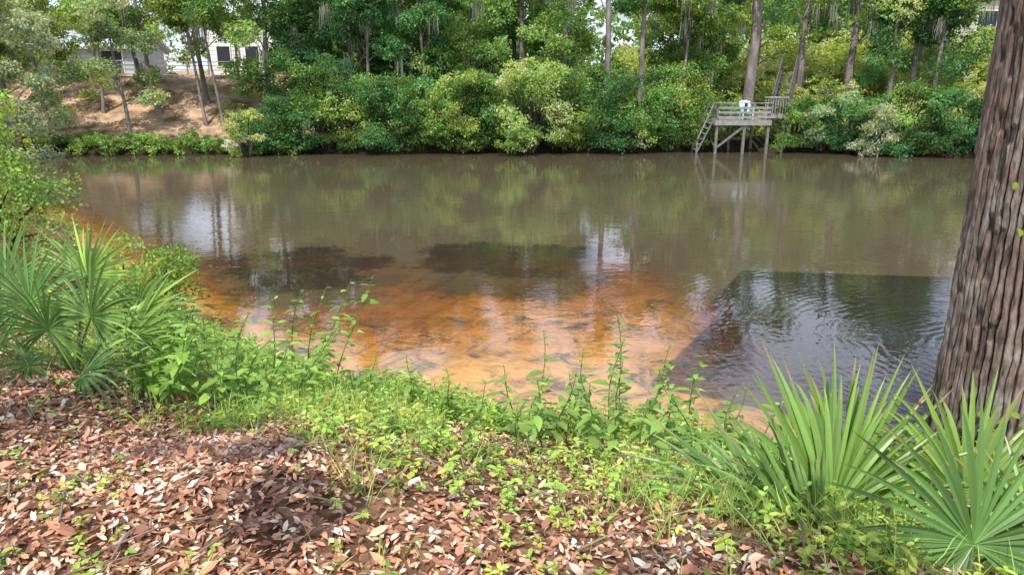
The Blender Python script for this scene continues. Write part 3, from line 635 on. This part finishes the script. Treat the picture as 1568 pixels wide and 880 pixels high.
for i in range(44):
    x=U(-3.1,-1.75);y=4.85+U(-.4,.9)-.3*(x+2.5);weed(a,x,y,U(.3,.85),(U(-.2,.55),U(-.2,.3)),(.27,.44,.09),L=.145,step=.062,wd=.5)
a.build('broadleaf_bush',[LEAF])
a=Acc()
for i in range(5): weed(a,-2.25+i*.12,5.9+.1*i,.95+.08*i,(.1+.06*i,.1),(.27,.42,.09),L=.16,step=.09,wd=.45)
a.build('leafy_sapling',[LEAF])
a=Acc();n=46
an=U(3.7,4.7,n);zz=np.concatenate([U(.95,1.35,n-10),U(2.5,2.8,10)]);P=np.stack([TX-.022*zz+.43*np.cos(an),TY+.43*np.sin(an),zz],-1)
a.leaves(P,rng.normal(size=(n,3))+[0,-.8,-.3],rng.normal(size=(n,3))*.5+[0,-1,.4],U(.04,.09,n),U(.02,.05,n),np.tile([.33,.45,.07],(n,1))*U(.7,1.2,n)[:,None],'leaf',0,.1)
a.tube([(TX-.12,TY-.44,.4),(TX-.17,TY-.43,.9),(TX-.1,TY-.42,1.35)],[.006,.005,.003],5,(.14,.1,.06),0)
a.build('climbing_vine',[LEAF])

# ---------------- light, world, camera ----------------
el=math.radians(58);dx,dy=.25,.968
sv=Vector((dx*math.cos(el),dy*math.cos(el),-math.sin(el)))
sl=bpy.data.lights.new('sun','SUN');sl.energy=5;sl.angle=math.radians(.5);sl.color=(1,.95,.86)
so=bpy.data.objects.new('sun',sl);so.rotation_euler=sv.to_track_quat('-Z','Y').to_euler();bpy.context.scene.collection.objects.link(so)
w=bpy.data.worlds.new('World');bpy.context.scene.world=w;w.use_nodes=True;nt=w.node_tree;nt.nodes.clear();l=nt.links
sk=nt.nodes.new('ShaderNodeTexSky');sk.sky_type='NISHITA';sk.sun_disc=False;sk.sun_elevation=el;sk.sun_rotation=math.atan2(-dx,-dy);sk.dust_density=1.5;sk.air_density=1.2
tc=nt.nodes.new('ShaderNodeTexCoord');mp=nt.nodes.new('ShaderNodeMapping');mp.inputs['Scale'].default_value=(1,1,1.6);mp.inputs['Location'].default_value=(.35,.1,.2);l.new(tc.outputs['Generated'],mp.inputs[0])
cn=nt.nodes.new('ShaderNodeTexNoise');cn.inputs['Scale'].default_value=6.5;cn.inputs['Detail'].default_value=7;cn.inputs['Roughness'].default_value=.55;l.new(mp.outputs[0],cn.inputs['Vector'])
cr=nt.nodes.new('ShaderNodeMapRange');l.new(cn.outputs[0],cr.inputs[0])
sx3=nt.nodes.new('ShaderNodeSeparateXYZ');l.new(tc.outputs['Generated'],sx3.inputs[0])
th_=nt.nodes.new('ShaderNodeMapRange');l.new(sx3.outputs[2],th_.inputs[0]);th_.inputs[1].default_value=.42;th_.inputs[2].default_value=.8;th_.inputs[3].default_value=.40;th_.inputs[4].default_value=.52
l.new(th_.outputs[0],cr.inputs[1])
ad2=nt.nodes.new('ShaderNodeMath');ad2.operation='ADD';ad2.inputs[1].default_value=.12;l.new(th_.outputs[0],ad2.inputs[0]);l.new(ad2.outputs[0],cr.inputs[2])
mx=nt.nodes.new('ShaderNodeMix');mx.data_type='RGBA';l.new(cr.outputs[0],mx.inputs[0]);l.new(sk.outputs[0],mx.inputs[6]);mx.inputs[7].default_value=(9.2,10.2,12.6,1)
bg=nt.nodes.new('ShaderNodeBackground');bg.inputs[1].default_value=.15
o=nt.nodes.new('ShaderNodeOutputWorld');l.new(mx.outputs[2],bg.inputs[0]);l.new(bg.outputs[0],o.inputs[0])
cd=bpy.data.cameras.new('camera');cd.lens=24;cd.sensor_width=36;cd.clip_end=2000;cd.clip_start=.05
co=bpy.data.objects.new('camera',cd);co.location=(0,0,3.3);co.rotation_euler=(math.radians(90-16),0,0)
bpy.context.scene.collection.objects.link(co);sc=bpy.context.scene;sc.camera=co
sc.view_settings.view_transform='Standard';sc.view_settings.look='None';sc.view_settings.exposure=0
